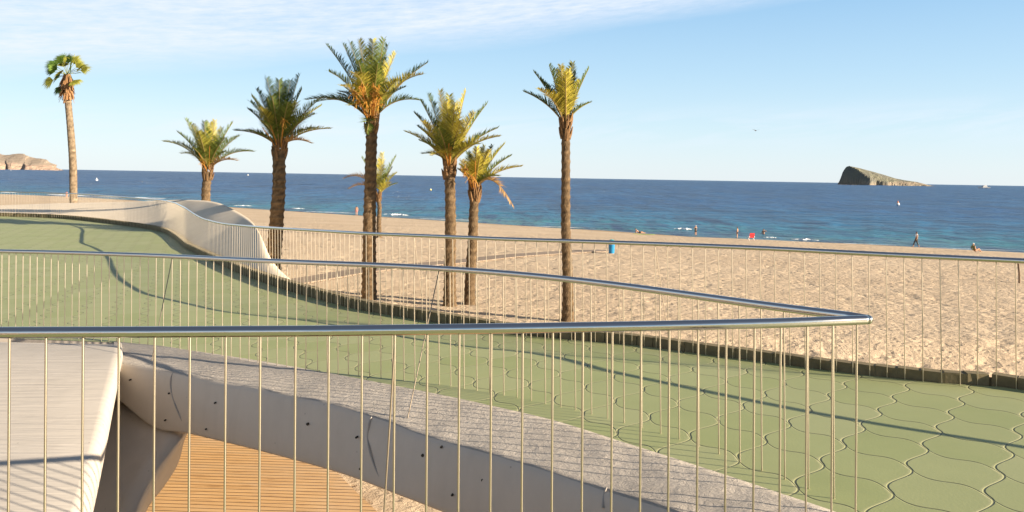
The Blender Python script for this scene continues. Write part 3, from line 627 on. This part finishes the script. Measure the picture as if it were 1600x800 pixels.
date_palm('stout date palm with a thick trunk just right of the wave shaped wall', 28.8, (430, 446, 1), [(428, 405), (432, 350), (436, 290), (436, 245)], (437, 231),
  [(417, 122, .5, 0, 'd'), (401, 139, .3, .03, 'd'), (393, 150, -.3, .06), (387, 170, 0, .1, 'd'), (366, 204, 0, .12, 'd'), (406, 168, -1.5, .08, 'y'), (436, 125, -.9, 0), (443, 128, .6, 0), (468, 117, .5, 0, 'd'), (454, 126, .8, 0, 'd'), (472, 139, .2, .03, 'd'), (502, 165, .4, .1), (492, 178, -.9, .14), (500, 155, -.3, .1), (517, 201, 0, .14), (487, 224, -.3, .25, 'x'), (391, 159, .6, .1), (425, 150, -1.8, 0), (450, 160, -1.7, .05), (464, 160, -1.0, .04), (410, 190, -1.4, .1)], 12, 24, 19, 1.1, 10, fruit=4, mix=(.6, .8))
date_palm('tallest date palm of the row with orange fruit stalks and a dark shaded trunk', 27.2, (577, 470, 1), [(577, 400), (578, 320), (580, 240), (581, 200)], (581, 188),
  [(510, 70, .4, .04, 'd'), (536, 69, .3, .02, 'd'), (547, 67, .5, 0, 'd'), (561, 62, -.5, 0), (582, 62, -.3, 0), (575, 75, .9, 0, 'd'), (600, 61, -.4, 0), (606, 70, .4, 0), (618, 83, -.3, .02), (668, 98, 0, .08, 'd'), (661, 116, -.6, .3, 'y'), (658, 157, -.2, .3), (478, 156, 0, .24, 'd'), (492, 160, .8, .26), (514, 112, -1.0, .22), (552, 114, -2.1, .35, 'y'), (532, 134, -1.6, .35, 'y'), (530, 143, 1.0, .2, 'd'), (573, 208, -.7, .35), (560, 95, -1.3, .03), (590, 100, -1.6, .02), (607, 150, -1.8, .35), (545, 165, -1.2, .35), (620, 125, -1.0, .15), (600, 90, 1.2, 0)], 13, 22, 17, 1.12, 8, fruit=15)
date_palm('bright yellow green date palm between the tallest palm and the leaning one', 26.08, (703, 481, 1), [(703, 420), (704, 340), (703, 290), (702, 272)], (702, 259),
  [(632, 205, 0, .12), (647, 176, .2, .06, 'd'), (652, 197, .5, .1, 'd'), (657, 157, 0, .03, 'd'), (669, 147, .4, 0, 'd'), (687, 142, -.4, 0, 'y'), (702, 149, .5, 0), (698, 160, -1.0, 0, 'y'), (728, 142, 0, 0, 'y'), (711, 160, -1.2, 0, 'y'), (761, 162, 0, .03), (778, 200, 0, .1), (781, 213, -.4, .16), (675, 243, -1.3, .3, 'y'), (741, 176, -.8, .03, 'y'), (661, 190, -1.4, .08, 'y'), (720, 190, -1.7, .05, 'y'), (750, 225, -1.1, .2), (685, 200, -1.9, .05)], 14, 19, 16, 1.1, 6, fruit=5, mix=(.5, .7))
date_palm('short date palm leaning right, close beside the bright yellow green palm', 26.6, (733, 481, 1), [(735, 430), (739, 370), (740, 330), (742, 305)], (742, 294),
  [(722, 250, -1.0, .05, 'y'), (715, 264, .2, .1), (731, 238, .4, 0, 'd'), (745, 230, -.3, 0), (757, 228, .3, 0), (770, 228, .5, 0, 'd'), (764, 235, -.9, 0, 'y'), (789, 224, 0, .02), (799, 243, -.2, .06), (815, 260, 0, .12), (803, 323, -.2, .75, 'x'), (750, 245, -1.3, 0, 'y'), (780, 275, -.9, .16), (727, 268, -1.0, .1, 'y')], 15, 17, 14, 1.0, 5, fruit=4, mix=(.5, .7))
date_palm('slender date palm standing alone, rightmost of the row, with a small upright crown', 23.6, (887, 506, 1), [(887, 440), (884, 350), (884, 260), (884, 212)], (884, 195),
  [(818, 143, 0, .1, 'd'), (834, 112, .1, .02, 'd'), (840, 139, -.9, .25, 'y'), (846, 125, .5, .05, 'd'), (858, 102, -.2, 0), (868, 108, .5, 0, 'd'), (876, 102, -.6, 0, 'y'), (884, 115, -.9, 0, 'y'), (895, 98, .4, 0), (900, 112, .1, 0, 'd'), (920, 107, 0, .01), (906, 125, -.3, 0), (889, 108, -.2, 0, 'y')], 16, 17, 13, .95, 2, mix=(.4, .7))
date_palm('small ragged date palm with dry drooping fronds, half hidden behind the tallest palm', 58, (593, 364, 1), [(592, 350), (593, 325), (592, 315)], (592, 306),
  [(598, 239, -.3, 0, 'y'), (594, 250, .3, 0, 'y'), (619, 244, 0, .02), (620, 270, -.3, .1), (537, 279, 0, .55, 'x'), (545, 295, -.4, .5, 'x'), (565, 246, 0, .05), (613, 262, .4, .05, 'd'), (610, 285, -.6, .1)], 17, 8, 6, 1.5, 1, mix=(.5, .5))
def fan_palm():
    random.seed(21); Y = 46; base = P(116, 385, Y); base.z = sz(base.x, base.y)-.1; k = Y/F
    root = empty('fan_palm', base, 'tall fan palm with a smooth bare trunk and brown leaf skirt, leftmost in the photo', 'palm tree')
    tb = trunk_mesh([base, P(115, 330, Y), P(114, 260, Y), P(110, 200, Y), P(106, 155, Y), P(105, 128, Y)], 6.2*k, 4.6*k, 90, 3, col=(.36, .28, .19), rough=.03); tb.build('trunk', MT['bark'], root, smooth=True)
    h = P(105, 118, Y); b = MB()
    for i in range(260):
        a = random.uniform(0, TP); z0 = random.uniform(-.9, .1); q = Vector((math.cos(a), math.sin(a), 0)); p = h+Vector((0, 0, z0))+q*.18; e = p+q*random.uniform(.08, .30)+Vector((0, 0, -random.uniform(.35, .85)))
        sd_ = Vector((-q.y, q.x, 0))*.05; kk = random.uniform(.6, 1.25); b.add([p-sd_, p+sd_, e+sd_*.8, e-sd_*.6], [(0, 1, 2, 3)], c=tuple(x*kk for x in (.38, .20, .10)))
    b.build('dry_skirt', MT['leaf'], root); b = MB()
    L_ = [(75, 93, .2), (77, 102, -.5), (71, 108, -.3), (66, 131, 0), (86, 148, -.2), (91, 84, .3), (100, 88, -.6), (108, 84, .2), (117, 86, -.5), (123, 86, .3), (142, 104, 0), (123, 131, -.5), (128, 112, .5), (88, 112, -.9), (84, 120, .6), (112, 98, -1), (134, 100, -.4), (130, 96, .2), (96, 94, .5)]
    for x, y, dY in L_:
        tip = P(x, y, Y+dY*1.5); d = tip-h; ln = d.length; c = h+d*.56; d.normalize(); b.tube([h, h.lerp(c, .5)+Vector((0, 0, .06)), c], .014, 5, c=(.25, .27, .06))
        nn = Vector((random.uniform(-.5, .5), random.uniform(-.9, -.4), random.uniform(.2, .7))); nn = (nn-d*nn.dot(d)).normalized(); sd_ = d.cross(nn); fl = ln*.5; kk = random.uniform(.8, 1.2); col = random.choice([(.13, .21, .035), (.08, .15, .03), (.30, .30, .05)])
        for j in range(25):
            a = (j/24-.5)*2*1.05; dd = (d*math.cos(a)+sd_*math.sin(a)*.85).normalized(); l2 = fl*(1-.25*abs(a)/1.25)*random.uniform(.88, 1.08); m1 = c+dd*l2*.6; e = m1+(dd+Vector((0, 0, -.5))).normalized()*l2*.42
            w_ = d.cross(dd); w_ = (sd_*math.cos(a)-d*math.sin(a))*.026*l2*1.6; g_ = random.uniform(.75, 1.25)*kk
            b.add([c-w_*.2, c+w_*.2, m1+w_, m1-w_, e], [(0, 1, 2, 3), (3, 2, 4)], c=tuple(q*g_ for q in col))
    b.build('crown', MT['leaf'], root)
fan_palm()
# ------------------------------------------------------------------ small things on the beach
def person(label, at, joints, bones, rad, cloth, hair=None, size=1.7, face=0, name='person'):
    """joints in units of body height; x right, y forward, z up"""
    me = bpy.data.meshes.new('person'); keys = list(joints); vs = [joints[k] for k in keys]; ix = {k: i for i, k in enumerate(keys)}
    me.from_pydata(vs, [(ix[a], ix[c]) for a, c in bones], []); o = bpy.data.objects.new('tmp', me); COL.objects.link(o)
    sk = o.modifiers.new('s', 'SKIN'); me.skin_vertices.new() if not me.skin_vertices else None
    for i, k in enumerate(keys):
        r = rad.get(k, .03); me.skin_vertices[0].data[i].radius = (r, r); me.skin_vertices[0].data[i].use_root = (k == 'pelvis')
    o.modifiers.new('sub', 'SUBSURF').levels = 2
    dg = bpy.context.evaluated_depsgraph_get(); dg.update(); em = bpy.data.meshes.new_from_object(o.evaluated_get(dg)); bpy.data.objects.remove(o)
    p = link(name, em, MT['skin'], smooth=True); p.location = at; p.scale = (size,)*3; p.rotation_euler.z = face
    tag(p, label, 'person')
    def child(nm, mat, fn):
        bm = bmesh.new(); bm.from_mesh(em); bm.normal_update()
        kill = [f for f in bm.faces if not fn(f.calc_center_median())]; bmesh.ops.delete(bm, geom=kill, context='FACES')
        for v in bm.verts: v.co += v.normal*.008
        m2 = bpy.data.meshes.new(nm); bm.to_mesh(m2); bm.free()
        if len(m2.polygons):
            c = bpy.data.objects.new(nm, m2); COL.objects.link(c); m2.materials.clear(); m2.materials.append(mat); c.parent = p
            m2.polygons.foreach_set('use_smooth', [True]*len(m2.polygons))
    for nm, mat, fn in cloth: child(nm, mat, fn)
    return p
STAND = dict(pelvis=(0, 0, .53), belly=(0, 0, .62), chest=(0, 0, .74), neck=(0, 0, .84), head=(0, .01, .89), crown=(0, 0, .965), hl=(-.055, 0, .5), kl=(-.06, .015, .28), al=(-.06, 0, .05), tl=(-.06, .09, .02), hr=(.055, 0, .5), kr=(.06, .02, .28), ar=(.065, 0, .05), tr=(.065, .09, .02),
    sl=(-.11, 0, .80), el=(-.15, -.01, .62), wl=(-.14, .06, .48), gl=(-.135, .08, .43), sr=(.11, 0, .80), er=(.15, -.01, .62), wr=(.14, .06, .48), gr=(.135, .08, .43))
BON = [('pelvis', 'belly'), ('belly', 'chest'), ('chest', 'neck'), ('neck', 'head'), ('head', 'crown'), ('pelvis', 'hl'), ('hl', 'kl'), ('kl', 'al'), ('al', 'tl'), ('pelvis', 'hr'), ('hr', 'kr'), ('kr', 'ar'), ('ar', 'tr'), ('chest', 'sl'), ('sl', 'el'), ('el', 'wl'), ('wl', 'gl'), ('chest', 'sr'), ('sr', 'er'), ('er', 'wr'), ('wr', 'gr')]
RAD = dict(pelvis=.075, belly=.07, chest=.085, neck=.03, head=.05, crown=.045, hl=.058, hr=.058, kl=.036, kr=.036, al=.022, ar=.022, tl=.018, tr=.018, sl=.036, sr=.036, el=.024, er=.024, wl=.016, wr=.016, gl=.02, gr=.02)
hairf = lambda c: c.z > .925 or (c.z > .86 and c.y < -.015 and abs(c.x) < .06)
shorts = lambda c: .40 < c.z < .56 and abs(c.x) < .125
def J(**k): d = dict(STAND); d.update(k); return d
person('person standing at the water edge in a dark top with arms folded, before the foam', sandpt(1087, 370), J(el=(-.15, .03, .66), wl=(-.02, .11, .68), gl=(.03, .11, .69), er=(.15, .03, .66), wr=(.02, .12, .66), gr=(-.03, .12, .66)), BON, RAD,
  [('swim_shorts', MT['black'], shorts), ('top', MT['black'], lambda c: .6 < c.z < .78 and abs(c.x) < .11), ('sun_hat', MT['cream'], lambda c: c.z > .93)], size=1.72, face=.5)
person('person in dark shorts at the waterline, just left of the red beach chair', onz(1152, 372.5, SEA+.02), J(), BON, RAD, [('swim_shorts', MT['black'], shorts), ('hair', MT['hair'], hairf)], size=1.6, face=1.1)
person('person in dark trousers and a white shirt walking along the waterline on the right', sandpt(1432, 386.5), J(al=(-.06, -.14, .07), kl=(-.06, -.02, .29), tl=(-.06, -.08, .02), ar=(.06, .17, .05), kr=(.06, .12, .28), tr=(.06, .25, .02)), BON, RAD,
  [('trousers', MT['black'], lambda c: .14 < c.z < .56 and abs(c.x) < .12), ('shirt', MT['white'], lambda c: .68 < c.z < .83 and abs(c.x) < .13), ('hair', MT['hair'], hairf)], size=1.75, face=1.35)
person('faint person standing on the far waterline, left of the tallest palm', sandpt(557, 337), J(), BON, RAD, [('shorts', MT['pink'], shorts), ('hair', MT['hair'], hairf)], size=1.7, face=0)
person('person in a pink top at the far waterline, just left of the fan palm trunk', sandpt(104, 310), J(), BON, RAD, [('top', MT['pink'], lambda c: .55 < c.z < .82 and abs(c.x) < .13), ('hair', MT['hair'], hairf)], size=1.6)
SIT = J(pelvis=(0, 0, .10), belly=(0, -.04, .19), chest=(0, -.09, .30), neck=(0, -.10, .40), head=(0, -.09, .45), crown=(0, -.10, .525), hl=(-.055, .03, .09), kl=(-.07, .22, .18), al=(-.06, .40, .04), tl=(-.06, .47, .05), hr=(.055, .03, .09), kr=(.07, .20, .22), ar=(.06, .36, .03), tr=(.06, .43, .04),
    sl=(-.11, -.09, .36), el=(-.15, -.12, .20), wl=(-.14, -.02, .12), gl=(-.135, .01, .10), sr=(.11, -.09, .36), er=(.15, -.10, .20), wr=(.13, .02, .16), gr=(.12, .05, .15))
sitt = [('shirt', MT['olive'], lambda c: .14 < c.z < .38 and abs(c.x) < .13 and c.y < .02), ('cap', MT['white'], lambda c: c.z > .485)]
person('person in a white cap sitting on the sand near the waterline, rightmost of all people', sandpt(1523, 394), SIT, BON, RAD, sitt, size=1.7, face=-1.4)
person('person lying back on a green towel close to the waterline', sandpt(999, 365)+Vector((0, 0, .03)), J(pelvis=(0, 0, .08), belly=(0, -.10, .12), chest=(0, -.20, .20), neck=(0, -.27, .28), head=(0, -.30, .33), crown=(0, -.33, .39), hl=(-.055, .03, .075), kl=(-.06, .22, .12), al=(-.06, .42, .03), tl=(-.06, .45, .09), hr=(.055, .03, .075), kr=(.06, .24, .06), ar=(.06, .45, .03), tr=(.06, .49, .09),
    sl=(-.10, -.21, .24), el=(-.13, -.30, .12), wl=(-.13, -.26, .03), gl=(-.13, -.22, .02), sr=(.10, -.21, .24), er=(.13, -.30, .12), wr=(.13, -.26, .03), gr=(.13, -.22, .02)), BON, RAD,
  [('swim_shorts', MT['black'], lambda c: -.07 < c.y < .1), ('hair', MT['hair'], lambda c: c.z > .35)], size=1.72, face=-1.5)
person('swimmer with head and shoulders out of the water, right of the red chair', onz(1193, 365, SEA)+Vector((0, 0, -1.0)), J(el=(-.24, .02, .76), wl=(-.20, .06, .86), gl=(-.16, .06, .88)), BON, RAD, [('hair', MT['hair'], hairf)], size=1.75, face=2.6)
tw_ = sandpt(1004, 366.5); b = MB(); b.grid([[tw_+Vector((x*2.6-1.1, y*.8-.5, .05+.03*noise.noise(Vector((x*5, y*5, 0))))) for x in [i/12 for i in range(13)]] for y in [j/5 for j in range(6)]]); b.grid([[tw_+Vector((x*2.6-1.1, y*.8-.5, .03)) for x in (0, 1)] for y in (0, 1)])
tag(b.build('beach_towel', MT['lime'], smooth=True), 'lime green towel on the sand under the person lying back', 'towel')
def chair(at, rz):
    root = empty('beach_chair', at, 'red folding beach chair with a white frame at the waterline', 'chair'); q = Matrix.Rotation(rz, 3, 'Z'); V = lambda x, y, z: at+q @ Vector((x, y, z))*.66
    b = MB(); b.grid([[V(x, y, z+.02*math.sin((x+.35)*4.5)) for x in (-.42, -.2, 0, .2, .42)] for y, z in ((.35, .48), (.1, .42), (-.15, .44))]); b.build('seat', MT['red'], root)
    b = MB(); b.grid([[V(x, y+d_, z) for x in (-.44, -.2, 0, .2, .44)] for d_ in (0,) for y, z in ((-.17, .44), (-.3, .85), (-.42, 1.25))]); b.grid([[V(x, y-.03, z) for x in (-.44, 0, .44)] for y, z in ((-.17, .44), (-.3, .85), (-.42, 1.25))]); b.build('backrest', MT['red'], root)
    for s_ in (-1, 1):
        for y0, y1 in ((.36, -.3), (-.32, .3)): b = MB(); b.tube([V(s_*.46, y0, 0), V(s_*.46, y1, .62)], .04, 6); b.build('leg', MT['white'], root)
        b = MB(); b.tube([V(s_*.46, -.35, .66), V(s_*.46, .35, .66)], .035, 6); b.build('armrest', MT['white'], root)
chair(sandpt(1173.5, 375.5), math.pi*.06)
def bin_(at):
    root = empty('litter_bin', at, 'blue litter bin with a teal lid on the sand by the plank path', 'bin'); b = MB(); r = .21
    prof = [(0, .16), (.05, .18), (.6, .20), (.62, .21), (.66, .21)]
    b.grid([[at+Vector((rr*math.cos(TP*k/18), rr*math.sin(TP*k/18), z)) for k in range(18)] for z, rr in prof], close=True); b.build('bin_body', MT['blue'], root, True)
    b = MB(); b.grid([[at+Vector((rr*math.cos(TP*k/18), rr*math.sin(TP*k/18), z)) for k in range(18)] for z, rr in [(.66, .225), (.72, .225), (.82, .17), (.87, .09), (.88, .01)]], close=True); b.build('lid', MT['teal'], root, True)
bin_(sandpt(955.5, 396))
# plank path over the sand
path = [sandpt(*p) for p in [(440, 446), (465, 441.5), (515, 433), (567, 424.5), (640, 416), (720, 409), (800, 401.5), (880, 396), (948, 392.5)]]; pa = resample(catmull(path, 8), .16); b = MB(); random.seed(8)
for i in range(len(pa)-1):
    a, c = pa[i], pa[i+1]; d = (c-a).normalized(); mid = (a+c)/2; z = sz(mid.x, mid.y)+.045+.05*noise.noise(Vector((mid.x*.12, mid.y*.12, 0)))
    b.box((mid.x, mid.y, z), .135, 1.25+random.uniform(-.03, .03), .05, math.atan2(d.y, d.x))
tag(b.build('plank_path', MT['plank']), 'grey brown plank path crossing the sand behind the palm trunks', 'path', kind='structure')
pb = sandpt(1593, 441); b = MB(); b.tube([pb-Vector((0, 0, .2)), pb+Vector((-.02, 0, .45)), pb+Vector((-.08, 0, .95))], .045, 8, jit=.08); tag(b.build('wooden_post', MT['brown']), 'thin dark wooden post in the sand near the right end of the far railing', 'post')
def buoy(label, px, py, r, top, mat, m2):
    c = onz(px, py, SEA); root = empty('buoy', c, label, 'buoy', group='marker buoys'); b = MB(); b.ball(c+Vector((0, 0, r*.45)), r, (1, 1, .85), 14); b.build('float', mat, root, True)
    b = MB(); b.tube([c+Vector((0, 0, r*.9)), c+Vector((0, 0, r*1.6)), c+Vector((0, 0, top))], lambda t: r*.5*(1-t)+.05, 10); b.build('marker', m2, root, True)
buoy('white buoy far out, just right of the fan palm trunk', 151, 282.3, .9, 2.2, MT['white'], MT['white'])
buoy('yellow buoy between the tallest palm and the yellow green palm', 673, 298, .62, 1.2, MT['yellow'], MT['white'])
buoy('orange and white buoy below the rocky island', 1403, 320, .62, 1.6, MT['white'], MT['orange'])
buoy('tiny white buoy in front of the headland', 17, 264.8+1.6, 1.6, 3.5, MT['white'], MT['white'])
def boat(label, px, Y, L_, rz, kind):
    c = onz(px, 400, SEA); c = Vector((P(px, 300, Y).x, Y, SEA)); root = empty(kind, c, label, 'boat'); q = Matrix.Rotation(rz, 3, 'Z'); V = lambda x, y, z: c+q @ Vector((x*L_, y*L_, z*L_))
    rows = []
    for i in range(9):
        t = i/8; w = .14*min(1, (1-t)*3)**.6+.001; sh_ = .10+.05*t*t; rows.append([V(t-.5, -w, sh_), V(t-.5, -w*.75, .02), V(t-.5, 0, -.03), V(t-.5, w*.75, .02), V(t-.5, w, sh_), V(t-.5, 0, sh_-.01)])
    b = MB(); b.grid(rows, close=True); b.build('hull', MT['white'], root)
    b = MB(); b.box(V(-.08, 0, .16), .34*L_, .2*L_, .11*L_, rz); b.box(V(-.12, 0, .235), .2*L_, .16*L_, .045*L_, rz); b.build('cabin', MT['white'], root)
    b = MB(); b.box(V(-.04, 0, .175), .345*L_, .204*L_, .035*L_, rz); b.build('window', MT['navy'], root)
    b = MB(); b.tube([V(-.15, 0, .25), V(-.15, 0, .42)], .006*L_, 6); b.build('mast', MT['white'], root)
boat('small white motor boat on the horizon between the two left date palms', 386, 1900, 11, 2.6, 'motor_boat')
boat('white motor yacht on the horizon to the right of the rocky island', 1537, 2100, 30, 3.0, 'motor_yacht')
c = P(1181, 204, 60); root = MB(); root.add([c+Vector(v) for v in [(-.32, 0, .10), (-.12, -.05, .06), (-.12, .06, .05), (0, -.10, 0), (0, .12, -.02), (.12, -.05, .06), (.12, .06, .05), (.32, 0, .08), (0, 0, .05), (0, 0, -.05), (0, .25, 0), (0, -.2, .01)]],
    [(0, 1, 2), (1, 3, 4, 2), (5, 7, 6), (3, 5, 6, 4), (3, 8, 4), (3, 4, 9), (4, 10, 8), (4, 9, 10), (3, 11, 8), (3, 9, 11)]); tag(root.build('seagull', MT['grey']), 'small seagull gliding high over the sea', 'bird')
# ------------------------------------------------------------------ render
scene.render.engine = 'CYCLES'; scene.cycles.max_bounces = 5; scene.cycles.diffuse_bounces = 3; scene.cycles.use_adaptive_sampling = False; scene.cycles.sample_clamp_indirect = 2.5; scene.cycles.use_denoising = True
